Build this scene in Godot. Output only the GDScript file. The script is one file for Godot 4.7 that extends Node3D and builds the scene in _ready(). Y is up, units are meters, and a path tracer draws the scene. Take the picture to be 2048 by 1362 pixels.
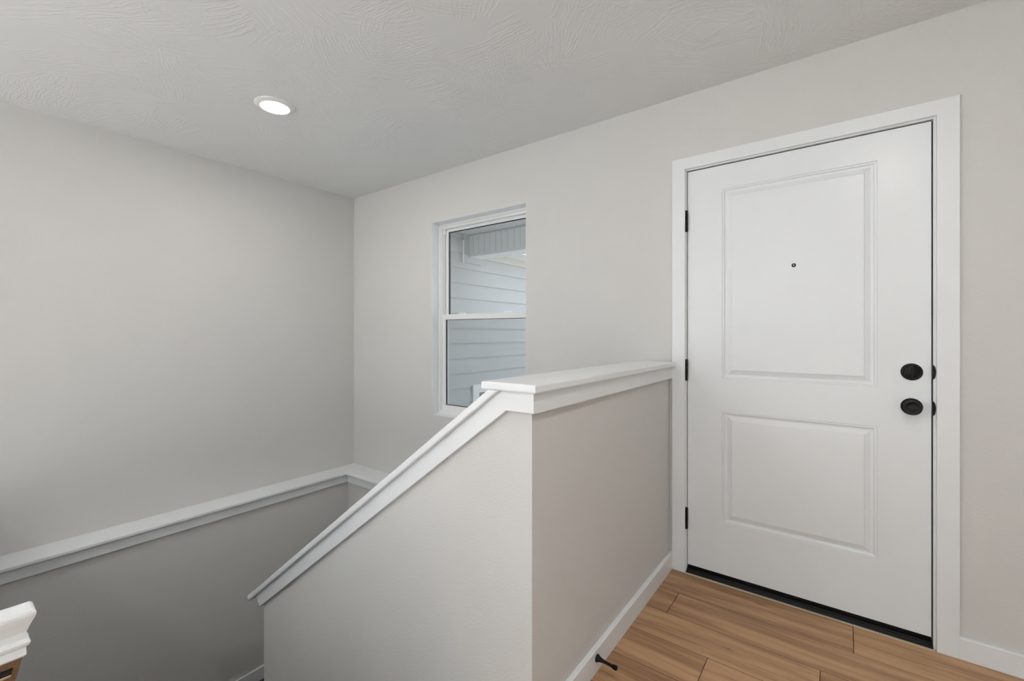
extends Node3D
# An entry hall at the head of a stairwell: white panelled front door, half wall with a
# sloping cap, double-hung window onto a porch. x runs right along the far wall (0 = hinge
# edge of the door), y is up from the entry floor, z runs from the far wall to the viewer.

const XL := -2.909       # face of the left wall
const H := 2.44          # ceiling
const XR := 3.0          # right wall
const ZN := 6.0          # wall behind the viewer
const LAND := -1.28      # stair landing
const BASE := -2.56      # lower floor
const PX := -0.086       # entry face of the half wall
const PXL := -0.214      # stair face of the half wall
const PZ := 1.278        # near face of the half wall
const PZB := 1.158       # far face of the sloping wall

var M := {}
var taken := {}
var rng := RandomNumberGenerator.new()

func _ready():
	rng.seed = 7
	set_view()
	set_light()
	make_materials()
	build_shell()
	build_floor()
	build_stairs()
	build_half_wall()
	build_ledge()
	build_trim()
	build_door()
	build_window()
	build_porch()
	build_back_windows()
	build_lights()
	build_door_stop()
	build_rug()
	build_stand()

# ------------------------------------------------------------------ camera, sky, exposure
func set_view():
	var cam := Camera3D.new()
	cam.name = "camera"
	cam.projection = Camera3D.PROJECTION_FRUSTUM
	cam.near = 0.05
	cam.far = 200.0
	cam.size = 2.0 * 0.05 * 681.0 / 885.286
	cam.frustum_offset = Vector2(0, -14.17 / 885.286 * 0.05)
	cam.position = Vector3(0.6436, 1.2196, 2.3464)
	cam.rotation = Vector3(0, 0.6443, 0)
	add_child(cam)
	cam.current = true

func set_light():
	var e := Environment.new()
	e.background_mode = Environment.BG_SKY
	var sm := ProceduralSkyMaterial.new()
	sm.sky_top_color = Color(0.83, 0.89, 0.96)
	sm.sky_horizon_color = Color(0.93, 0.955, 0.985)
	sm.ground_horizon_color = Color(0.62, 0.64, 0.62)
	sm.ground_bottom_color = Color(0.45, 0.46, 0.44)
	sm.sky_energy_multiplier = 1.0
	var sky := Sky.new()
	sky.sky_material = sm
	e.sky = sky
	e.background_energy_multiplier = 2.4
	e.tonemap_mode = Environment.TONE_MAPPER_LINEAR
	e.tonemap_exposure = 1.03
	e.sdfgi_enabled = true
	e.ssao_enabled = true
	e.ssil_enabled = true
	# the sun stands high behind the house: the porch lies in shade, the patio is lit
	var sun := DirectionalLight3D.new()
	sun.name = "sun"
	sun.light_energy = 10.5
	sun.light_color = Color(1.0, 0.995, 0.985)
	sun.light_angular_distance = 0.6
	sun.shadow_enabled = true
	sun.sky_mode = DirectionalLight3D.SKY_MODE_LIGHT_ONLY
	sun.rotation = Vector3(deg_to_rad(-58), deg_to_rad(-4), 0)
	add_child(sun)
	var we := WorldEnvironment.new()
	we.name = "world"
	we.environment = e
	add_child(we)

# ------------------------------------------------------------------ materials
func mat(c: Color, rough: float, spec := 0.5) -> StandardMaterial3D:
	var m := StandardMaterial3D.new()
	m.albedo_color = c
	m.roughness = rough
	m.metallic_specular = spec
	return m

func relief(m: StandardMaterial3D, t: Texture2D, per_metre: float, cm: float):
	m.heightmap_enabled = true
	m.heightmap_texture = t
	m.heightmap_scale = cm
	m.uv1_triplanar = true
	m.uv1_world_triplanar = true
	m.uv1_scale = Vector3.ONE * per_metre

func peel_texture() -> Texture2D:
	var n := FastNoiseLite.new()
	n.seed = 3
	n.noise_type = FastNoiseLite.TYPE_SIMPLEX_SMOOTH
	n.frequency = 0.05
	n.fractal_octaves = 3
	return ImageTexture.create_from_image(n.get_seamless_image(512, 512))

func brush_texture() -> Texture2D:
	# ceiling plaster stippled with a brush: overlapping fans of short wavy ridges
	var S := 1024
	var h := PackedFloat32Array()
	h.resize(S * S)
	var r := RandomNumberGenerator.new()
	r.seed = 21
	for k in 110:
		var c := Vector2(r.randf() * S, r.randf() * S)
		var a := r.randf() * TAU
		var fan := r.randf_range(-0.6, 0.6)
		var n := r.randi_range(10, 20)
		var gap := r.randf_range(7.0, 10.0)
		var bend := r.randf_range(-0.008, 0.008)
		var amp := r.randf_range(0.5, 1.0)
		for i in n:
			var t := (i - n * 0.5)
			var dir := a + fan * t / n
			var p := c + Vector2.from_angle(a + PI / 2) * t * gap + Vector2.from_angle(a) * r.randf_range(-18, 18)
			var steps := r.randi_range(45, 95)
			var ph := r.randf() * TAU
			for s in steps:
				var d := dir + bend * (s - steps / 2.0) + 0.16 * sin(ph + s * 0.25)
				p += Vector2.from_angle(d) * 1.6
				var w := amp * minf(1.0, minf(s, steps - s) / 10.0)
				for oy in range(-3, 4):
					for ox in range(-3, 4):
						var q := Vector2i(posmod(int(p.x) + ox, S), posmod(int(p.y) + oy, S))
						var v := w * exp(-Vector2(int(p.x) + ox - p.x, int(p.y) + oy - p.y).length_squared() / 3.2)
						var at := q.y * S + q.x
						if v > h[at]:
							h[at] = v
	var b := PackedByteArray()
	b.resize(S * S)
	for i in S * S:
		b[i] = int(clampf(h[i], 0, 1) * 255)
	return ImageTexture.create_from_image(Image.create_from_data(S, S, false, Image.FORMAT_L8, b))

func wood_texture(seed_value: int, tone: float) -> Texture2D:
	# oak-look vinyl plank: 1.5 m by 0.18 m, grain along u
	var W := 1024
	var V := 160
	var fine := FastNoiseLite.new()
	fine.seed = seed_value
	fine.frequency = 0.02
	fine.fractal_octaves = 4
	var broad := FastNoiseLite.new()
	broad.seed = seed_value + 50
	broad.frequency = 0.006
	broad.fractal_octaves = 3
	var r := RandomNumberGenerator.new()
	r.seed = seed_value
	var knots := []
	for k in r.randi_range(1, 3):
		knots.append([Vector2(r.randf_range(60, W - 60), r.randf_range(25, V - 25)), r.randf_range(5, 9)])
	var light := Color(0.80, 0.64, 0.485)
	var dark := Color(0.55, 0.405, 0.29)
	var im := Image.create(W, V, false, Image.FORMAT_RGB8)
	for y in V:
		for x in W:
			var yy := float(y)
			var kn := 0.0
			for k in knots:
				var d := Vector2((x - k[0].x) * 0.32, y - k[0].y)
				var q: float = d.length() / k[1]
				yy += signf(d.y) * 9.0 * exp(-q * q * 0.25)
				kn = maxf(kn, exp(-q * q * 1.6))
			var warp := broad.get_noise_2d(x * 0.45, yy * 1.5) * 34.0
			var band := 0.5 + 0.5 * sin((yy + warp) * 0.16)
			var streak := fine.get_noise_2d(x * 0.22, yy * 8.0)
			var patch := broad.get_noise_2d(x * 0.32 + 300.0, yy * 2.6)
			var hair := maxf(0.0, fine.get_noise_2d(x * 0.25 + 999.0, yy * 22.0) - 0.18) * 1.6
			var v := clampf(0.34 + 0.14 * (band - 0.5) - 0.30 * streak - 0.60 * patch + 0.40 * hair + 0.75 * kn + tone, 0.0, 1.0)
			im.set_pixel(x, y, light.lerp(dark, v))
	return ImageTexture.create_from_image(im)

func carpet_texture() -> Texture2D:
	var im := Image.create(256, 256, false, Image.FORMAT_RGB8)
	var r := RandomNumberGenerator.new()
	r.seed = 5
	for y in 256:
		for x in 256:
			var v := r.randf()
			im.set_pixel(x, y, Color(0.20, 0.16, 0.155).lerp(Color(0.42, 0.36, 0.345), v * v))
	return ImageTexture.create_from_image(im)

func make_materials():
	var peel := peel_texture()
	M.wall = mat(Color(0.86, 0.855, 0.845), 0.75, 0.35)
	relief(M.wall, peel, 3.6, 0.05)
	M.ceiling = mat(Color(0.925, 0.93, 0.93), 0.8, 0.3)
	relief(M.ceiling, brush_texture(), 0.55, 0.10)
	M.trim = mat(Color(0.935, 0.945, 0.95), 0.32, 0.5)
	M.door = mat(Color(0.937, 0.95, 0.957), 0.30, 0.5)
	M.black = mat(Color(0.075, 0.073, 0.072), 0.36, 0.35)
	M.bronze = mat(Color(0.10, 0.098, 0.096), 0.45, 0.4)
	M.rubber = mat(Color(0.07, 0.07, 0.07), 0.75, 0.3)
	M.caulk = mat(Color(0.78, 0.745, 0.66), 0.6, 0.4)
	M.vinyl = mat(Color(0.94, 0.945, 0.945), 0.35, 0.5)
	M.siding = mat(Color(0.685, 0.69, 0.682), 0.6, 0.4)
	M.soffit = mat(Color(0.87, 0.875, 0.87), 0.5, 0.4)
	M.frieze = mat(Color(0.74, 0.725, 0.68), 0.6, 0.4)
	M.concrete = mat(Color(0.76, 0.76, 0.755), 0.9, 0.3)
	M.patio = mat(Color(0.795, 0.80, 0.80), 0.9, 0.3)
	M.rug = mat(Color(0.90, 0.90, 0.895), 1.0, 0.1)
	M.asphalt = mat(Color(0.52, 0.52, 0.525), 0.95, 0.2)
	M.subfloor = mat(Color(0.55, 0.45, 0.33), 0.9, 0.2)
	M.carpet = mat(Color(1, 1, 1), 1.0, 0.1)
	M.carpet.albedo_texture = carpet_texture()
	M.carpet.uv1_triplanar = true
	M.carpet.uv1_world_triplanar = true
	M.carpet.uv1_scale = Vector3.ONE * 2.2
	M.glass = mat(Color(0.93, 0.97, 0.96, 0.06), 0.02, 0.5)
	M.glass.transparency = BaseMaterial3D.TRANSPARENCY_ALPHA
	M.screen = mat(Color(0.18, 0.20, 0.22, 0.16), 0.03, 0.05)
	M.screen.transparency = BaseMaterial3D.TRANSPARENCY_ALPHA
	M.dark_glass = mat(Color(0.22, 0.23, 0.24), 0.1, 0.6)
	M.lens = mat(Color(0.95, 0.95, 0.93), 0.5)
	M.lens.emission_enabled = true
	M.lens.emission = Color(1.0, 0.965, 0.91)
	M.lens.emission_energy_multiplier = 10.0
	M.brass = mat(Color(0.55, 0.50, 0.42), 0.3)
	M.brass.metallic = 0.8
	M.chrome = mat(Color(0.86, 0.86, 0.86), 0.12)
	M.chrome.metallic = 1.0
	M.brown = mat(Color(0.55, 0.48, 0.415), 0.16, 0.6)
	M.brown.metallic = 0.7
	M.peep = mat(Color(0.95, 0.95, 0.95), 0.05, 0.9)
	M.planks = []
	for k in 5:
		var m := mat(Color(1, 1, 1), 0.42, 0.4)
		m.albedo_texture = wood_texture(11 + 13 * k, [-0.14, 0.06, -0.03, 0.12, -0.08][k])
		m.vertex_color_use_as_albedo = true
		M.planks.append(m)

# ------------------------------------------------------------------ mesh helpers
func numbered(called: String) -> String:
	if not taken.has(called):
		taken[called] = 0
		return called
	taken[called] += 1
	return "%s_%03d" % [called, taken[called]]

func tag(o: Node, label := "", category := "", kind := "", group := ""):
	if label != "":
		o.set_meta("label", label)
	if category != "":
		o.set_meta("category", category)
	if kind != "":
		o.set_meta("kind", kind)
	if group != "":
		o.set_meta("group", group)

func thing(called: String, label: String, category: String, at: Vector3, kind := "", group := "") -> Node3D:
	var o := Node3D.new()
	o.name = numbered(called)
	o.position = at
	add_child(o)
	tag(o, label, category, kind, group)
	return o

func put(called: String, mesh: Mesh, m: Material, parent: Node = self) -> MeshInstance3D:
	# meshes are written in world coordinates; the child is shifted back by its parents' places
	var o := MeshInstance3D.new()
	o.mesh = mesh
	o.material_override = m
	var off := Vector3.ZERO
	var p := parent
	while p != self and p is Node3D:
		off += p.position
		p = p.get_parent()
	o.name = numbered(called) if parent == self else called
	o.position = -off
	parent.add_child(o, true)
	return o

func struct(called: String, mesh: Mesh, m: Material, label: String, category: String) -> MeshInstance3D:
	var o := put(called, mesh, m)
	tag(o, label, category, "structure")
	return o

func begin() -> SurfaceTool:
	var st := SurfaceTool.new()
	st.begin(Mesh.PRIMITIVE_TRIANGLES)
	st.set_smooth_group(-1)
	return st

func done(st: SurfaceTool) -> ArrayMesh:
	st.generate_normals()
	return st.commit()

func tri(st: SurfaceTool, a: Vector3, b: Vector3, c: Vector3):
	# a, b, c counter-clockwise seen from outside
	st.add_vertex(a)
	st.add_vertex(c)
	st.add_vertex(b)

func quad(st: SurfaceTool, a: Vector3, b: Vector3, c: Vector3, d: Vector3):
	tri(st, a, b, c)
	tri(st, a, c, d)

func add_box(st: SurfaceTool, lo: Vector3, hi: Vector3):
	var p := func(i, j, k): return Vector3(hi.x if i else lo.x, hi.y if j else lo.y, hi.z if k else lo.z)
	quad(st, p.call(0, 0, 1), p.call(1, 0, 1), p.call(1, 1, 1), p.call(0, 1, 1))
	quad(st, p.call(1, 0, 0), p.call(0, 0, 0), p.call(0, 1, 0), p.call(1, 1, 0))
	quad(st, p.call(1, 0, 1), p.call(1, 0, 0), p.call(1, 1, 0), p.call(1, 1, 1))
	quad(st, p.call(0, 0, 0), p.call(0, 0, 1), p.call(0, 1, 1), p.call(0, 1, 0))
	quad(st, p.call(0, 1, 1), p.call(1, 1, 1), p.call(1, 1, 0), p.call(0, 1, 0))
	quad(st, p.call(0, 0, 0), p.call(1, 0, 0), p.call(1, 0, 1), p.call(0, 0, 1))

func boxes(list: Array) -> ArrayMesh:
	var st := begin()
	for b in list:
		add_box(st, Vector3(b[0], b[1], b[2]), Vector3(b[3], b[4], b[5]))
	return done(st)

func inset(poly: PackedVector2Array, r: float) -> PackedVector2Array:
	# poly counter-clockwise; every edge moves inwards by r
	var out := PackedVector2Array()
	var n := poly.size()
	for i in n:
		var a := poly[(i + n - 1) % n]
		var b := poly[i]
		var c := poly[(i + 1) % n]
		var n1 := (b - a).normalized().rotated(PI / 2)
		var n2 := (c - b).normalized().rotated(PI / 2)
		out.append(b + (n1 + n2) * (r / maxf(0.2, 1.0 + n1.dot(n2))))
	return out

func place(plane: String, u: float, v: float, w: float) -> Vector3:
	# right-handed maps of (u, v, w): the polygon lies in (u, v), w is the extrusion
	match plane:
		"xy": return Vector3(u, v, w)
		"zy": return Vector3(-w, v, u)      # u = z, w = -x
		_: return Vector3(u, w, -v)         # "xz": v = -z

func slab(poly_in: Array, plane: String, w0: float, w1: float, r: float) -> ArrayMesh:
	# extruded polygon with rounded edges on both rims
	var poly := PackedVector2Array(poly_in)
	var area := 0.0
	for i in poly.size():
		area += poly[i].cross(poly[(i + 1) % poly.size()])
	if area < 0:
		poly.reverse()
	var st := begin()
	var rings := []
	if r > 0.0:
		for k in 4:
			var t := k / 3.0 * PI / 2
			rings.append([r * (1 - sin(t)), w0 + r * (1 - cos(t))])
		for k in 4:
			var t := (3 - k) / 3.0 * PI / 2
			rings.append([r * (1 - sin(t)), w1 - r * (1 - cos(t))])
	else:
		rings = [[0.0, w0], [0.0, w1]]
	var loops := []
	for g in rings:
		var l := []
		for q in inset(poly, g[0]):
			l.append(place(plane, q.x, q.y, g[1]))
		loops.append(l)
	var n := poly.size()
	for k in loops.size() - 1:
		for i in n:
			quad(st, loops[k][i], loops[k][(i + 1) % n], loops[k + 1][(i + 1) % n], loops[k + 1][i])
	var idx := Geometry2D.triangulate_polygon(inset(poly, rings[0][0]))
	for k in range(0, idx.size(), 3):
		var a: int = idx[k]
		var b: int = idx[k + 1]
		var c: int = idx[k + 2]
		if (poly[b] - poly[a]).cross(poly[c] - poly[a]) < 0:
			var t := b
			b = c
			c = t
		tri(st, loops[-1][a], loops[-1][b], loops[-1][c])
		tri(st, loops[0][a], loops[0][c], loops[0][b])
	return done(st)

func block(lo: Vector3, hi: Vector3, r: float) -> ArrayMesh:
	return slab([Vector2(lo.x, lo.y), Vector2(hi.x, lo.y), Vector2(hi.x, hi.y), Vector2(lo.x, hi.y)], "xy", lo.z, hi.z, r)

func rod_box(lo: Vector3, hi: Vector3, r: float) -> ArrayMesh:
	# like block(), with the long edges rounded too
	var p := []
	var c := [Vector2(lo.x + r, lo.y + r), Vector2(hi.x - r, lo.y + r), Vector2(hi.x - r, hi.y - r), Vector2(lo.x + r, hi.y - r)]
	for i in 4:
		for k in 4:
			p.append(c[i] + Vector2.from_angle(PI + i * PI / 2 + k / 3.0 * PI / 2) * r)
	return slab(p, "xy", lo.z, hi.z, r * 0.9)

func lathe(profile: Array, at: Vector3, axis: Vector3, seg := 48, scale_xy := Vector2.ONE) -> ArrayMesh:
	# profile: Vector2(radius, distance along axis), from the foot outwards
	var st := SurfaceTool.new()
	st.begin(Mesh.PRIMITIVE_TRIANGLES)
	st.set_smooth_group(0)
	var side := Vector3.UP if absf(axis.y) < 0.9 else Vector3.RIGHT
	var u := axis.cross(side).normalized()
	var v := axis.cross(u).normalized()
	for i in profile.size() - 1:
		var p: Vector2 = profile[i]
		var q: Vector2 = profile[i + 1]
		for k in seg:
			var a0 := TAU * k / seg
			var a1 := TAU * (k + 1) / seg
			var d0 := u * cos(a0) * scale_xy.x + v * sin(a0) * scale_xy.y
			var d1 := u * cos(a1) * scale_xy.x + v * sin(a1) * scale_xy.y
			var A := at + axis * p.y + d0 * p.x
			var B := at + axis * p.y + d1 * p.x
			var C := at + axis * q.y + d1 * q.x
			var D := at + axis * q.y + d0 * q.x
			if p.x > 1e-6:
				tri(st, A, B, C)
			if q.x > 1e-6:
				tri(st, A, C, D)
	st.generate_normals()
	return st.commit()

# ------------------------------------------------------------------ the shell
func build_shell():
	# left wall: upper face set back behind the ledge, lower face standing forward
	var left := thing("wall_left", "light greige painted wall on the left, above and below the ledge", "wall", Vector3(XL, 0, 3), "structure")
	put("upper_wall", boxes([[XL - 0.15, 0.0, -0.15, XL, H + 0.1, 4.0], [XL - 0.15, 0.0, 4.0, XL, 0.1, 5.6], [XL - 0.15, 2.34, 4.0, XL, H + 0.1, 5.6], [XL - 0.15, 0.0, 5.6, XL, H + 0.1, ZN]]), M.wall, left)
	put("lower_wall", boxes([[XL - 0.15, BASE - 0.2, -0.15, -2.737, 0.03, ZN]]), M.wall, left)
	# far wall with the door and window openings
	var far := thing("wall_far", "light greige painted wall around the front door and window", "wall", Vector3(0, 0, -0.075), "structure")
	var wl := -1.8923
	var wr := -1.0057
	var wb := 0.597
	var wt := 2.066
	var dl := -0.022
	var dr := 0.936
	var dt := 2.068
	put("upper_wall", boxes([
		[XL - 0.15, 0.0, -0.15, wl, H + 0.1, 0],
		[wl, 0.0, -0.15, wr, wb, 0], [wl, wt, -0.15, wr, H + 0.1, 0],
		[wr, 0.0, -0.15, dl, H + 0.1, 0], [dl, dt, -0.15, dr, H + 0.1, 0],
		[dr, -0.2, -0.15, XR + 0.15, H + 0.1, 0], [dl, -0.3, -0.15, dr, -0.03, 0]]), M.wall, far)
	put("lower_wall", boxes([[XL - 0.15, BASE - 0.2, -0.15, PXL, 0.03, 0.172], [PXL, BASE - 0.2, -0.15, XR + 0.15, -0.2, 0.0]]), M.wall, far)
	struct("wall_right", boxes([
		[XR, BASE - 0.2, 0, XR + 0.15, 0.1, ZN], [XR, 2.34, 0, XR + 0.15, H + 0.1, ZN],
		[XR, 0.1, 0, XR + 0.15, 2.34, 3.8], [XR, 0.1, 5.6, XR + 0.15, 2.34, ZN]]), M.wall, "greige side wall of the room out of view on the right", "wall")
	# wall behind the viewer with two windows
	struct("wall_near", boxes([
		[XL - 0.15, BASE - 0.2, ZN, XR + 0.15, 0.1, ZN + 0.15], [XL - 0.15, 2.34, ZN, XR + 0.15, H + 0.1, ZN + 0.15],
		[XL - 0.15, 0.1, ZN, -2.7, 2.34, ZN + 0.15], [-1.6, 0.1, ZN, -0.30, 2.34, ZN + 0.15], [0.75, 0.1, ZN, XR + 0.15, 2.34, ZN + 0.15]]), M.wall, "greige wall behind the viewer with two windows", "wall")
	struct("ceiling", boxes([[XL - 0.15, H, -0.15, XR + 0.15, H + 0.2, ZN + 0.15]]), M.ceiling, "white ceiling with swirled brush-textured plaster", "ceiling")

func plank_mesh(x0: float, x1: float, z0: float, z1: float, u0: float, flip: bool) -> ArrayMesh:
	var st := begin()
	var c := 0.0014
	var y := 0.0
	var g := 0.0003
	var gz := 0.0004
	var A := [Vector3(x0 + g, -0.008, z0 + gz), Vector3(x1 - g, -0.008, z0 + gz), Vector3(x1 - g, -0.008, z1 - gz), Vector3(x0 + g, -0.008, z1 - gz)]
	var B := []
	var T := []
	for i in 4:
		var s := Vector3(1 if i in [0, 3] else -1, 0, 1 if i < 2 else -1)
		B.append(A[i] + Vector3(0, 0.0062, 0))
		T.append(Vector3(A[i].x, y, A[i].z) + s * c)
	var put_uv := func(p: Vector3):
		var u := u0 + (p.x - x0) / 1.5
		var v := (p.z - z0) / 0.18
		st.set_uv(Vector2(1.0 - u if flip else u, 1.0 - v if flip else v))
		st.add_vertex(p)
	st.set_color(Color(0.50, 0.47, 0.45))      # the painted bevel of the plank
	for L in [[A, B], [B, T]]:
		for i in 4:
			var j := (i + 1) % 4
			for p in [L[0][i], L[0][j], L[1][j], L[0][i], L[1][j], L[1][i]]:
				put_uv.call(p)
	st.set_color(Color.WHITE)
	for i in [0, 1, 2, 0, 2, 3]:
		put_uv.call(T[i])
	return done(st)

func build_floor():
	var f := thing("floor", "brown oak-look plank flooring in the entry and main room", "floor", Vector3(1.4, 0, 3), "structure")
	put("subfloor", boxes([
		[PX, -0.26, 0, XR, -0.008, PZ], [-0.28, -0.26, PZ, XR, -0.008, 2.285], [XL, -0.26, 2.375, XR, -0.008, ZN],
		[-0.28, -0.26, 2.285, XR, -0.008, 2.375]]), M.subfloor, f)
	var joints := [0.672, 0.022, 0.574, 0.232]
	var row := -1
	var z0 := 0.035
	while z0 < ZN - 0.001:
		row += 1
		var z1 := minf(z0 + 0.18, ZN) if row > 0 else 0.215
		var xs: float = PX if z1 < 1.3 else (-0.28 if z1 < 2.4 else XL)
		var zs := z0 if row > 0 else 0.0
		var j: float = joints[row] if row < 4 else rng.randf_range(0, 1.22)
		while j > xs:
			j -= 1.22
		while j < XR:
			var a := maxf(j, xs)
			var b := minf(j + 1.22, XR)
			if b - a > 0.004:
				put("plank", plank_mesh(a, b, zs if row > 0 else 0.0, z1, rng.randf_range(0.0, 0.18), rng.randf() < 0.5), M.planks[rng.randi() % 5], f)
			j += 1.22
		z0 += 0.18

# ------------------------------------------------------------------ stairs below
func build_stairs():
	struct("floor_lower", boxes([[XL, BASE - 0.2, -0.15, XR, BASE, ZN]]), M.concrete, "concrete floor at the foot of the stairs", "floor")
	var s := thing("stairs", "dark brown carpeted stairs and landing behind the sloping half wall", "stairs", Vector3(-1.8, LAND, 1.2), "structure")
	put("landing", boxes([[-2.737, LAND - 0.2, 0.172, -1.776, LAND, 2.285]]), M.carpet, s)
	var rise := 0.1829
	var run := 0.249
	for k in 6:
		put("step", block(Vector3(-1.776 + run * k, LAND - 0.1, PZ), Vector3(-1.776 + run * (k + 1) + (0.25 if k < 5 else 0.0), LAND + rise * (k + 1), 2.285), 0.012), M.carpet, s)
	put("top_riser", boxes([[-0.31, LAND, PZ, -0.28, -0.004, 2.285]]), M.carpet, s)
	for k in 6:
		put("step", block(Vector3(-1.776 + run * k, BASE, 0.172), Vector3(-1.776 + run * (k + 1), LAND - rise * (k + 1), PZB), 0.012), M.carpet, s)
	put("stringer_wall", boxes([[-1.776, BASE, PZ, -0.31, LAND - 0.1, 2.285]]), M.wall, s)
	struct("wall_guard", boxes([[XL, BASE, 2.285, -0.35, 0.42, 2.375], [-0.35, BASE, 2.285, XR, -0.26, 2.375]]), M.wall, "low greige guard wall on the near side of the stairwell", "wall")

# ------------------------------------------------------------------ half wall and sloping cap
func build_half_wall():
	var k0 := Vector2(-0.168, 0.9885)      # kink of the fascia's lower edge
	var dir := Vector2(1.0, 0.7342).normalized()
	var nrm := Vector2(-dir.y, dir.x)
	var at_y := func(off: float, y: float) -> Vector2:
		var p: Vector2 = k0 + nrm * off
		return p + dir * ((y - p.y) / dir.y)
	var at_x := func(off: float, x: float) -> Vector2:
		var p: Vector2 = k0 + nrm * off
		return p + dir * ((x - p.x) / dir.x)
	var fas := 0.058
	var cap := 0.0825
	var under := 1.0485
	var top := 1.0735
	var w := thing("wall_half", "greige half wall between the entry and the stairwell with sloping stair side", "wall", Vector3(-0.15, 0, 1.2), "structure")
	var front := [Vector2(-1.776, BASE), Vector2(PX, BASE), Vector2(PX, under), at_y.call(fas, under), at_x.call(fas, -1.776)]
	put("sloped_wall", slab(front, "xy", PZB, PZ, 0.0), M.wall, w)
	put("level_wall", boxes([[PXL, BASE, 0.0, PX, under, PZB]]), M.wall, w)
	# fascia: one bent board on the stair side, one straight on the entry side
	var s_end: float = (Vector2(-1.806, -0.181) - k0).dot(dir)
	var f1: Vector2 = k0 + dir * s_end
	var fascia := [k0, Vector2(PX + 0.018, k0.y), Vector2(PX + 0.018, under), at_y.call(fas, under), f1 + nrm * fas, f1]
	var t1 := struct("trim_1", slab(fascia, "xy", PZ, PZ + 0.018, 0.0016), M.trim, "white bent fascia board under the sloping cap of the half wall", "trim")
	t1.set_meta("group", "half wall trim")
	struct("trim_2", block(Vector3(PX, k0.y, 0.0), Vector3(PX + 0.018, under, PZ - 0.0002), 0.0012), M.trim, "white fascia board under the level cap facing the door", "trim")
	struct("trim_3", block(Vector3(PXL - 0.018, k0.y, 0.0), Vector3(PXL, under, PZB), 0.0012), M.trim, "white fascia board under the level cap facing the window", "trim")
	# level cap, notched round the door casing
	var c := [Vector2(-0.250, -(PZ + 0.036)), Vector2(-0.050, -(PZ + 0.036)), Vector2(-0.050, -0.0165), Vector2(-0.0715, -0.0165), Vector2(-0.0715, 0.0), Vector2(-0.250, 0.0)]
	struct("trim_4", slab(c, "xz", under, top, 0.005), M.trim, "glossy white level cap on the half wall beside the door", "trim")
	# sloping cap
	var s_low: float = (Vector2(-1.889, -0.1752) - k0).dot(dir)
	var e0: Vector2 = k0 + dir * s_low
	var sc := [e0 + nrm * fas, at_y.call(fas, under), at_y.call(cap, under), e0 + nrm * cap]
	struct("trim_5", slab(sc, "xy", PZB - 0.036, PZ + 0.036, 0.005), M.trim, "white sloping cap running down along the stairs", "trim")
	struct("trim_6", slab([f1, k0, k0 + nrm * fas, f1 + nrm * fas], "xy", PZB - 0.018, PZB, 0.0012), M.trim, "white sloping fascia on the hidden side of the stair wall", "trim")
	struct("baseboard_half", slab([Vector2(PX, 0), Vector2(PX + 0.016, 0), Vector2(PX + 0.016, 0.0785), Vector2(PX + 0.0125, 0.083), Vector2(PX, 0.083)], "xy", 0.0, PZ, 0.0), M.trim, "white baseboard along the half wall in the entry", "baseboard")

func build_ledge():
	# shelf along the left and far walls of the stairwell
	var y := 0.0476
	var a := 0.209
	var x1 := XL + a
	var c := [Vector2(XL, 0), Vector2(XL, -2.285), Vector2(x1, -2.285), Vector2(x1, -a), Vector2(PXL, -a), Vector2(PXL, 0)]
	struct("trim_7", slab(c, "xz", y - 0.018, y, 0.003), M.trim, "white ledge cap along the left and far walls of the stairwell", "trim")
	struct("trim_8", block(Vector3(-2.737, y - 0.081, 0.172), Vector3(-2.719, y - 0.018, 2.285), 0.001), M.trim, "white fascia board under the ledge of the left wall", "trim")
	struct("trim_9", block(Vector3(-2.719, y - 0.081, 0.172), Vector3(PXL, y - 0.018, 0.190), 0.001), M.trim, "white fascia board under the ledge of the far wall", "trim")
	struct("baseboard_landing", block(Vector3(-2.737, LAND, 0.188), Vector3(-2.722, LAND + 0.09, 2.285), 0.003), M.trim, "white baseboard along the stair landing below the ledge", "baseboard")
	struct("baseboard_landing_far", block(Vector3(-2.737, LAND, 0.172), Vector3(-1.776, LAND + 0.09, 0.187), 0.003), M.trim, "white baseboard of the landing under the far wall", "baseboard")

func build_trim():
	var lx := -0.0707
	var rx := 0.9894
	var ty := 2.1136
	var casing := thing("trim_10", "flat white casing around the front door", "trim", Vector3(0.46, 0, 0), "structure")
	put("casing", slab([Vector2(lx, 0), Vector2(-0.0065, 0), Vector2(-0.0065, 2.0555), Vector2(0.926, 2.0555), Vector2(0.926, 0), Vector2(rx, 0), Vector2(rx, ty), Vector2(lx, ty)], "xy", 0.0, 0.016, 0.0018), M.trim, casing)
	struct("baseboard_right", slab([Vector2(0, 0), Vector2(0.014, 0), Vector2(0.014, 0.077), Vector2(0.011, 0.081), Vector2(0, 0.081)], "zy", -XR, -rx, 0.0), M.trim, "white baseboard to the right of the front door", "baseboard")

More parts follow.
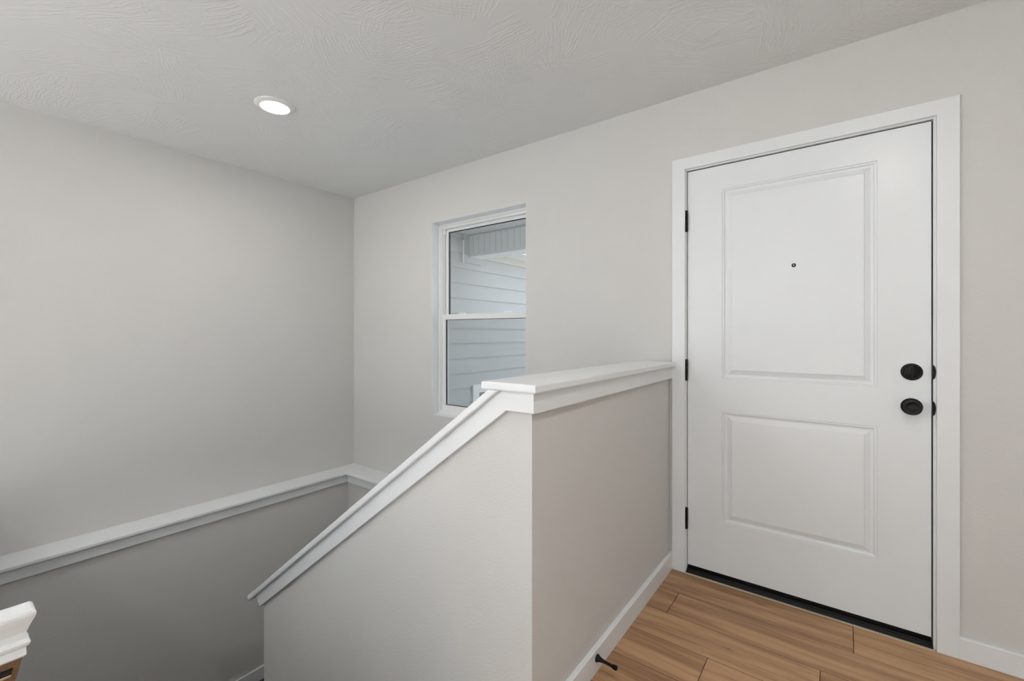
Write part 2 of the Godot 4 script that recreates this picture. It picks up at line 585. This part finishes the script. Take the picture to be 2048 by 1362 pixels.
# ------------------------------------------------------------------ front door
func build_door():
	var d := thing("door_1", "white two-panel front door with black hardware and peephole", "door", Vector3(0.457, 0, -0.03), "structure")
	var zf := -0.012
	var y0 := 0.037
	var y1 := 2.0458
	var w := 0.914
	var st := begin()
	var px := [0.163, 0.7515]
	var pys := [[0.288, 0.836], [0.998, 1.931]]
	# face around the panels
	var rects := [[0, y0, px[0], y1], [px[1], y0, w, y1], [px[0], y0, px[1], pys[0][0]], [px[0], pys[0][1], px[1], pys[1][0]], [px[0], pys[1][1], px[1], y1]]
	for q in rects:
		quad(st, Vector3(q[0], q[1], zf), Vector3(q[2], q[1], zf), Vector3(q[2], q[3], zf), Vector3(q[0], q[3], zf))
	# edges and back
	var zb := zf - 0.044
	quad(st, Vector3(w, y0, zf), Vector3(w, y0, zb), Vector3(w, y1, zb), Vector3(w, y1, zf))
	quad(st, Vector3(0, y0, zb), Vector3(0, y0, zf), Vector3(0, y1, zf), Vector3(0, y1, zb))
	quad(st, Vector3(0, y1, zf), Vector3(w, y1, zf), Vector3(w, y1, zb), Vector3(0, y1, zb))
	quad(st, Vector3(0, y0, zb), Vector3(w, y0, zb), Vector3(w, y0, zf), Vector3(0, y0, zf))
	quad(st, Vector3(w, y0, zb), Vector3(0, y0, zb), Vector3(0, y1, zb), Vector3(w, y1, zb))
	put("slab", done(st), M.door, d)
	for p in pys:
		st = begin()
		var prof := [[0.0, 0.0], [0.0010, -0.0042], [0.0045, -0.0030], [0.0085, -0.0030], [0.0095, -0.0075], [0.0135, -0.0105], [0.019, -0.0112], [0.022, -0.0110], [0.041, -0.0042], [0.0425, -0.0014], [0.0455, -0.001]]
		for i in prof.size() - 1:
			var a: float = prof[i][0]
			var b: float = prof[i + 1][0]
			var za: float = zf + prof[i][1]
			var zb2: float = zf + prof[i + 1][1]
			var oa := [Vector3(px[0] + a, p[0] + a, za), Vector3(px[1] - a, p[0] + a, za), Vector3(px[1] - a, p[1] - a, za), Vector3(px[0] + a, p[1] - a, za)]
			var ob := [Vector3(px[0] + b, p[0] + b, zb2), Vector3(px[1] - b, p[0] + b, zb2), Vector3(px[1] - b, p[1] - b, zb2), Vector3(px[0] + b, p[1] - b, zb2)]
			for k in 4:
				quad(st, oa[k], oa[(k + 1) % 4], ob[(k + 1) % 4], ob[k])
		var e: float = prof[-1][0]
		var ze: float = zf + prof[-1][1]
		quad(st, Vector3(px[0] + e, p[0] + e, ze), Vector3(px[1] - e, p[0] + e, ze), Vector3(px[1] - e, p[1] - e, ze), Vector3(px[0] + e, p[1] - e, ze))
		put("raised_panel", done(st), M.door, d)
	# jamb, stop, weatherstrip
	put("jamb", boxes([[-0.022, -0.03, -0.15, -0.003, 2.068, 0.0], [0.918, -0.03, -0.15, 0.936, 2.068, 0.0], [-0.003, 2.0502, -0.15, 0.918, 2.068, 0.0]]), M.trim, d)
	put("weatherstrip", boxes([[-0.003, 0.03, -0.075, 0.010, 2.0495, -0.0565], [0.904, 0.03, -0.075, 0.9165, 2.0495, -0.0565], [-0.003, 2.037, -0.075, 0.9165, 2.0495, -0.0565],
		[0.9142, 0.04, -0.05, 0.9178, 2.047, -0.016], [0.0, 2.0460, -0.05, 0.914, 2.0500, -0.018], [-0.0028, 0.04, -0.05, -0.0002, 2.047, -0.018]]), M.rubber, d)
	# sweep and threshold
	put("door_sweep", slab([Vector2(-0.050, 0.018), Vector2(-0.012, 0.018), Vector2(-0.0095, 0.026), Vector2(-0.0105, 0.0368), Vector2(-0.050, 0.0368)], "zy", -0.912, -0.002, 0.001), M.rubber, d)
	var th := slab([Vector2(-0.15, -0.03), Vector2(0.013, -0.03), Vector2(0.013, 0.006), Vector2(0.0105, 0.0085), Vector2(0.004, 0.0105), Vector2(0.003, 0.0125), Vector2(-0.002, 0.0145), Vector2(-0.003, 0.0125), Vector2(-0.007, 0.0135), Vector2(-0.008, 0.018), Vector2(-0.15, 0.018)], "zy", -0.9162, 0.0026, 0.0)
	put("threshold", th, M.bronze, d)
	put("sill_strip", boxes([[-0.0062, 0.0, 0.0131, 0.9203, 0.0045, 0.0185]]), M.caulk, d)
	# hinges
	for y in [1.793, 1.033, 0.276]:
		var h := put("hinge", lathe([Vector2(0, -0.0545), Vector2(0.006, -0.0545), Vector2(0.0082, -0.051), Vector2(0.0082, -0.022), Vector2(0.0074, -0.0214), Vector2(0.0082, -0.0208), Vector2(0.0082, 0.0208), Vector2(0.0074, 0.0214), Vector2(0.0082, 0.022), Vector2(0.0082, 0.051), Vector2(0.006, 0.0545), Vector2(0, 0.0545)], Vector3(-0.0035, y, 0.0015), Vector3.UP, 18), M.black, d)
		put("hinge_leaf", boxes([[-0.0029, y - 0.05, -0.045, -0.0001, y + 0.05, 0.0]]), M.black, h)
	# deadbolt with thumb turn
	var db := put("deadbolt", lathe([Vector2(0.0335, 0.0), Vector2(0.0335, 0.003), Vector2(0.032, 0.0055), Vector2(0.0275, 0.0065), Vector2(0.0255, 0.0052), Vector2(0.0245, 0.0085), Vector2(0.022, 0.0105), Vector2(0.0, 0.011)], Vector3(0.8565, 1.067, zf), Vector3.BACK), M.black, d)
	put("thumb_turn", slab([Vector2(0.8545, 1.046), Vector2(0.8605, 1.0465), Vector2(0.8625, 1.056), Vector2(0.861, 1.090), Vector2(0.858, 1.0935), Vector2(0.855, 1.090), Vector2(0.8525, 1.056)], "xy", zf + 0.010, zf + 0.024, 0.0018), M.black, db)
	for sx in [-0.014, 0.0145]:
		put("screw", lathe([Vector2(0.0032, 0.0), Vector2(0.0030, 0.0012), Vector2(0.0, 0.0016)], Vector3(0.8565 + sx, 1.063, zf + 0.0108), Vector3.BACK, 12), M.bronze, db)
	# knob
	var rose := put("knob_rose", lathe([Vector2(0.0335, 0.0), Vector2(0.0335, 0.003), Vector2(0.031, 0.0065), Vector2(0.024, 0.0085), Vector2(0.016, 0.012), Vector2(0.0, 0.0125)], Vector3(0.8565, 0.929, zf), Vector3.BACK), M.black, d)
	put("knob", lathe([Vector2(0.0145, 0.011), Vector2(0.0125, 0.020), Vector2(0.014, 0.027), Vector2(0.022, 0.033), Vector2(0.0265, 0.040), Vector2(0.0275, 0.046), Vector2(0.0262, 0.0505), Vector2(0.024, 0.0515), Vector2(0.0235, 0.0505), Vector2(0.0165, 0.0555), Vector2(0.0155, 0.0542), Vector2(0.014, 0.0545), Vector2(0.0, 0.0575)], Vector3(0.8565, 0.929, zf), Vector3.BACK), M.black, rose)
	# strike plates on the jamb
	for y in [1.0695, 0.929]:
		var poly := [Vector2(0.9148, y - 0.0275), Vector2(0.9148, y + 0.0275)]
		for k in 13:
			var a := PI / 2 - PI * k / 12.0
			poly.append(Vector2(0.9175 + 0.0078 * cos(a), y + 0.0275 * sin(a)))
		put("strike_plate", slab(poly, "xy", -0.014, 0.0016, 0.0), M.black, d)
	# peephole
	var pe := put("peephole", lathe([Vector2(0.0085, 0.0), Vector2(0.0085, 0.002), Vector2(0.0072, 0.0042), Vector2(0.0042, 0.0048), Vector2(0.0038, 0.002), Vector2(0.0, 0.002)], Vector3(0.4605, 1.5269, zf - 0.001), Vector3.BACK, 32), M.black, d)
	put("peephole_lens", lathe([Vector2(0.0036, 0.0), Vector2(0.003, 0.0014), Vector2(0.0, 0.0022)], Vector3(0.4605, 1.5269, zf + 0.0012), Vector3.BACK, 20), M.peep, pe)

# ------------------------------------------------------------------ window on the stairwell
func ring(x0: float, y0: float, x1: float, y1: float, wl: float, wr: float, wb: float, wt: float, z0: float, z1: float) -> ArrayMesh:
	return boxes([[x0, y0, z0, x0 + wl, y1, z1], [x1 - wr, y0, z0, x1, y1, z1], [x0 + wl, y0, z0, x1 - wr, y0 + wb, z1], [x0 + wl, y1 - wt, z0, x1 - wr, y1, z1]])

func build_window():
	var wl := -1.8923
	var wr := -1.0057
	var wb := 0.597
	var wt := 2.066
	var w := thing("window_1", "white double-hung window above the stairwell looking onto the porch", "window", Vector3(-1.449, wb, -0.1), "structure")
	put("jamb_liner", boxes([[wl, wb, -0.075, wl + 0.0015, wt, -0.0005], [wr - 0.0015, wb, -0.075, wr, wt, -0.0005], [wl, wt - 0.0015, -0.075, wr, wt, -0.0005], [wl, wb, -0.075, wr, wb + 0.0015, -0.0005]]), M.trim, w)
	# outer frame, stepped towards the room
	put("frame", ring(wl, wb, wr, wt, 0.022, 0.022, 0.022, 0.022, -0.15, -0.075), M.vinyl, w)
	put("frame_step", ring(wl + 0.022, wb + 0.022, wr - 0.022, wt - 0.022, 0.008, 0.008, 0.010, 0.014, -0.15, -0.083), M.vinyl, w)
	put("track", boxes([[wl + 0.030, 1.368, -0.112, wl + 0.036, wt - 0.075, -0.106], [wl + 0.030, wt - 0.075, -0.112, wl + 0.044, wt - 0.036, -0.095]]), M.vinyl, w)
	# lower sash, in front
	var ls := put("lower_sash", ring(wl + 0.030, wb + 0.032, wr - 0.030, 1.366, 0.026, 0.026, 0.036, 0.040, -0.116, -0.088), M.vinyl, w)
	put("pane", boxes([[wl + 0.054, wb + 0.066, -0.1065, wr - 0.054, 1.328, -0.1035]]), M.glass, ls)
	put("glazing_strip", ring(wl + 0.056, wb + 0.068, wr - 0.056, 1.326, 0.003, 0.003, 0.003, 0.003, -0.115, -0.101), M.rubber, ls)
	for lx in [-1.23, -1.67]:
		put("sash_lock", block(Vector3(lx - 0.03, 1.366, -0.112), Vector3(lx + 0.03, 1.374, -0.094), 0.003), M.vinyl, ls)
	# upper sash, behind
	var us := put("upper_sash", ring(wl + 0.030, 1.330, wr - 0.030, wt - 0.036, 0.030, 0.030, 0.034, 0.020, -0.146, -0.118), M.vinyl, w)
	put("pane", boxes([[wl + 0.058, 1.362, -0.1335, wr - 0.058, wt - 0.054, -0.1305]]), M.glass, us)
	put("glazing_strip", ring(wl + 0.060, 1.364, wr - 0.060, wt - 0.056, 0.003, 0.003, 0.003, 0.003, -0.143, -0.128), M.rubber, us)
	put("insect_screen", boxes([[wl + 0.03, wb + 0.03, -0.1490, wr - 0.03, 1.345, -0.1480]]), M.screen, w)

# ------------------------------------------------------------------ the porch outside
func build_porch():
	var xs := -3.0
	var g := thing("wall_porch", "pale grey-blue lap siding wall outside the window", "wall", Vector3(xs, 0, -2.5), "structure")
	put("sheathing", boxes([[xs - 0.25, -0.5, -6.0, xs - 0.022, 3.2, -0.15]]), M.siding, g)
	for k in 16:
		var y := 2.172 - 0.1783 * k + 0.1783
		var yt := minf(y + 0.19, 2.62)
		var p := slab([Vector2(xs + 0.013, y), Vector2(xs - 0.006, yt), Vector2(xs - 0.022, yt), Vector2(xs - 0.022, y)], "xy", -6.0, -0.15, 0.0)
		put("siding_board", p, M.siding, g)
	struct("trim_11", boxes([[xs, 2.150, -6.0, xs + 0.02, 2.245, -1.83]]), M.frieze, "cream frieze board under the eave outside the window", "trim")
	var j := thing("trim_12", "white channel and flat block trim under the porch beam end", "trim", Vector3(xs, 2.06, -1.6), "structure")
	put("channel", boxes([[xs, 2.06, -1.522, xs + 0.026, 2.33, -1.502]]), M.soffit, j)
	put("flat_panel", boxes([[xs, 2.17, -1.620, xs + 0.020, 2.41, -1.522]]), M.siding, j)
	put("block", boxes([[xs, 2.066, -1.822, xs + 0.030, 2.165, -1.522]]), M.siding, j)
	# porch ceiling boards
	var c := thing("porch_ceiling", "white board soffit over the porch outside the window", "soffit", Vector3(-0.6, 2.41, -0.9), "structure")
	put("roof_deck", boxes([[xs - 0.25, 2.425, -1.83, 3.15, 2.7, -0.15]]), M.soffit, c)
	var bm := block(Vector3(0, 2.41, -1.62), Vector3(0.0985, 2.426, -0.15), 0.002)
	for k in 47:
		var o := put("soffit_board", bm, M.soffit, c)
		o.position.x += xs + 0.1 * k
	# beam clad in upright boards
	var b := thing("porch_beam", "pale beam clad in upright boards across the porch outside the window", "beam", Vector3(-0.6, 2.17, -1.7), "structure")
	put("core", boxes([[xs, 2.172, -1.83, 1.7, 2.41, -1.627]]), M.siding, b)
	put("bottom_trim", boxes([[xs, 2.140, -1.84, 1.7, 2.172, -1.611]]), M.soffit, b)
	put("top_trim", boxes([[xs, 2.395, -1.622, 1.7, 2.41, -1.608]]), M.siding, b)
	var vb := block(Vector3(0, 2.172, -1.627), Vector3(0.0825, 2.395, -1.615), 0.0025)
	for k in 53:
		var o := put("upright_board", vb, M.soffit, b)
		o.position.x += xs + 0.0005 + 0.0873 * k
	struct("eave", boxes([[xs - 0.3, 2.245, -6.0, -2.715, 2.262, -1.84], [-2.73, 2.245, -6.0, -2.71, 2.40, -1.84], [xs - 0.3, 2.40, -6.0, -2.71, 2.5, -1.84]]), M.soffit, "white eave soffit beyond the porch beam", "eave")
	# window in the siding wall, low
	var t := thing("window_2", "white-trimmed dark window low in the siding wall outside", "window", Vector3(xs, -0.2, -2.2), "structure")
	put("trim_frame", boxes([[xs, -0.5, -1.78, xs + 0.028, 0.589, -1.68], [xs, 0.50, -2.7, xs + 0.028, 0.589, -1.78], [xs, -0.5, -2.8, xs + 0.028, 0.589, -2.7]]), M.soffit, t)
	put("sash", boxes([[xs, -0.5, -1.80, xs + 0.020, 0.50, -1.781], [xs, -0.5, -2.7, xs + 0.02, 0.50, -2.68], [xs, 0.485, -2.68, xs + 0.02, 0.50, -1.80]]), M.vinyl, t)
	put("pane", boxes([[xs, -0.5, -2.68, xs + 0.014, 0.485, -1.80]]), M.dark_glass, t)
	struct("porch_slab", boxes([[xs - 0.02, -0.5, -2.0, 3.15, -0.12, -0.15]]), M.concrete, "concrete porch slab outside the front door", "porch")
	struct("driveway", boxes([[-14, -0.6, -25, 14, -0.35, -2.0]]), M.asphalt, "grey asphalt driveway beyond the porch", "driveway")
	struct("back_yard", boxes([[-16, -0.5, ZN + 0.15, 16, -0.2, 26], [-16, -0.5, 1.0, XL - 0.15, -0.2, ZN + 0.15], [XR + 0.15, -0.5, 1.0, 16, -0.2, ZN + 0.15]]), M.patio, "pale concrete patio around the back of the house", "patio")

func build_back_windows():
	for q in [[-2.7, -1.6, "window_3", "tall window behind the viewer near the left wall"], [-0.30, 0.75, "window_4", "glazed patio door behind the viewer facing the front door"]]:
		var w := thing(q[2], q[3], "window", Vector3((q[0] + q[1]) / 2, 0.1, ZN + 0.1), "structure")
		put("frame", ring(q[0], 0.1, q[1], 2.34, 0.05, 0.05, 0.05, 0.05, ZN + 0.06, ZN + 0.13), M.vinyl, w)
		put("mullion", boxes([[(q[0] + q[1]) / 2 - 0.03, 0.15, ZN + 0.07, (q[0] + q[1]) / 2 + 0.03, 2.29, ZN + 0.12]]), M.vinyl, w)
		put("pane", boxes([[q[0] + 0.05, 0.15, ZN + 0.094, q[1] - 0.05, 2.29, ZN + 0.098]]), M.glass, w)
	for q in [[XL - 0.13, 4.0, "window_5", "tall window in the left wall behind the viewer"], [XR + 0.06, 3.8, "window_6", "tall window in the right wall behind the viewer"]]:
		var w := thing(q[2], q[3], "window", Vector3(q[0], 0.1, 4.4), "structure")
		var c: float = (q[1] + 5.6) / 2
		put("frame", boxes([[q[0], 0.1, q[1], q[0] + 0.07, 2.34, q[1] + 0.05], [q[0], 0.1, 5.55, q[0] + 0.07, 2.34, 5.6], [q[0], 0.1, q[1] + 0.05, q[0] + 0.07, 0.15, 5.55], [q[0], 2.29, q[1] + 0.05, q[0] + 0.07, 2.34, 5.55]]), M.vinyl, w)
		put("mullion", boxes([[q[0] + 0.01, 0.15, c - 0.03, q[0] + 0.06, 2.29, c + 0.03]]), M.vinyl, w)
		put("pane", boxes([[q[0] + 0.034, 0.15, q[1] + 0.05, q[0] + 0.038, 2.29, 5.55]]), M.glass, w)

# ------------------------------------------------------------------ recessed lights
func downlight(at: Vector3, label: String, energy: float):
	var t := thing("recessed_light", label, "light", at, "", "recessed ceiling lights")
	put("trim_ring", lathe([Vector2(0.098, 0.0), Vector2(0.098, 0.003), Vector2(0.095, 0.006), Vector2(0.080, 0.012), Vector2(0.075, 0.013), Vector2(0.068, 0.012), Vector2(0.067, 0.010), Vector2(0.0, 0.010)], at, Vector3.DOWN, 64), M.vinyl, t)
	put("lens", lathe([Vector2(0.0665, 0.0102), Vector2(0.0665, 0.014), Vector2(0.060, 0.0165), Vector2(0.04, 0.0180), Vector2(0.0, 0.0185)], at, Vector3.DOWN, 64), M.lens, t)
	var l := AreaLight3D.new()
	l.name = "glow"
	l.area_size = Vector2(0.09, 0.09)
	l.light_color = Color(1.0, 0.985, 0.965)
	l.light_energy = energy
	l.area_range = 12.0
	l.area_attenuation = 2.0
	l.shadow_enabled = true
	l.rotation = Vector3(-PI / 2, 0, 0)
	l.position = Vector3(0, -0.0195, 0)
	t.add_child(l)

func build_lights():
	downlight(Vector3(-1.795, H, 1.214), "round lit recessed ceiling light above the stairwell", 0.7)
	downlight(Vector3(0.85, H, 1.75), "round recessed ceiling light over the entry in front of the door", 0.9)
	downlight(Vector3(-1.4, H, 4.0), "round recessed ceiling light behind the viewer on the left", 0.8)
	downlight(Vector3(1.4, H, 4.0), "round recessed ceiling light behind the viewer on the right", 0.8)

# ------------------------------------------------------------------ small things
func build_door_stop():
	var at := Vector3(PX + 0.016, 0.0515, 0.8885)
	var t := thing("door_stop", "black rigid door stop screwed to the baseboard of the half wall", "door stop", at)
	var ax := Vector3(1.0, -0.05, 0.0).normalized()
	put("flared_base", lathe([Vector2(0.0, 0.0), Vector2(0.0135, 0.0), Vector2(0.0138, 0.003), Vector2(0.0120, 0.0065), Vector2(0.0092, 0.012), Vector2(0.0068, 0.020), Vector2(0.0058, 0.028), Vector2(0.0055, 0.034)], at, ax, 28), M.black, t)
	put("rod", lathe([Vector2(0.0055, 0.034), Vector2(0.0053, 0.062)], at, ax, 24), M.black, t)
	put("rubber_tip", lathe([Vector2(0.0053, 0.061), Vector2(0.0078, 0.0635), Vector2(0.0080, 0.075), Vector2(0.0072, 0.0768), Vector2(0.0, 0.0772)], at, ax, 24), M.rubber, t)

func build_rug():
	var t := thing("rug", "large pale cream rug on the floor behind the viewer", "rug", Vector3(0.1, 0, 4.35))
	put("pile", rod_box(Vector3(-2.3, 0.0, 2.95), Vector3(2.5, 0.012, 5.75), 0.004), M.rug, t)

func build_stand():
	# the end of a slim stand by the stair head, cut by the left edge of the photograph
	var x := -0.09
	var t := thing("display_stand", "white moulded top and brown glossy body of a stand at the lower left edge", "stand", Vector3(x - 0.02, 0, 2.42))
	# moulding profile: (outward, y) ; it faces +x and returns round the far end (-z)
	var prof := [[-0.004, 0.9105], [0.0005, 0.9115], [0.0045, 0.9112], [0.0066, 0.9098], [0.0078, 0.9075], [0.0077, 0.9045], [0.0062, 0.900], [0.0034, 0.8935], [0.0010, 0.886], [0.0002, 0.878], [0.0028, 0.8772], [0.0040, 0.8745], [0.0028, 0.8712], [0.0006, 0.8690], [0.0010, 0.8600], [-0.0015, 0.8575], [-0.012, 0.8575]]
	var st := SurfaceTool.new()
	st.begin(Mesh.PRIMITIVE_TRIANGLES)
	st.set_smooth_group(-1)
	var ez := 2.2775
	var loops := []
	for p in prof:
		var o: float = p[0]
		loops.append([Vector3(x + o, p[1], 2.60), Vector3(x + o, p[1], ez - o), Vector3(x - 0.016 - o * 0.3, p[1], ez - o), Vector3(x - 0.016 - o * 0.3, p[1], 2.60)])
	for i in loops.size() - 1:
		for k in 4:
			quad(st, loops[i + 1][k], loops[i + 1][(k + 1) % 4], loops[i][(k + 1) % 4], loops[i][k])
	quad(st, loops[0][0], loops[0][1], loops[0][2], loops[0][3])
	quad(st, loops[-1][3], loops[-1][2], loops[-1][1], loops[-1][0])
	put("moulded_top", done(st), M.trim, t)
	# body tapers down from the top
	put("body", slab([Vector2(2.279, 0.8575), Vector2(2.292, 0.80), Vector2(2.30, 0.70), Vector2(2.30, 0.03), Vector2(2.58, 0.03), Vector2(2.58, 0.8575)], "zy", -(x - 0.003), -(x - 0.020), 0.001), M.brown, t)
	put("metal_strip", slab([Vector2(2.2875, 0.8445), Vector2(2.2885, 0.8415), Vector2(2.575, 0.8415), Vector2(2.575, 0.8445)], "zy", -(x + 0.0015), -(x - 0.004), 0.0008), M.chrome, t)
	put("dark_band", slab([Vector2(2.2865, 0.8490), Vector2(2.2875, 0.8455), Vector2(2.575, 0.8455), Vector2(2.575, 0.8490)], "zy", -(x - 0.0015), -(x - 0.005), 0.0), M.bronze, t)
	put("foot", block(Vector3(x - 0.06, 0.0, 2.30), Vector3(x + 0.04, 0.03, 2.58), 0.004), M.brown, t)
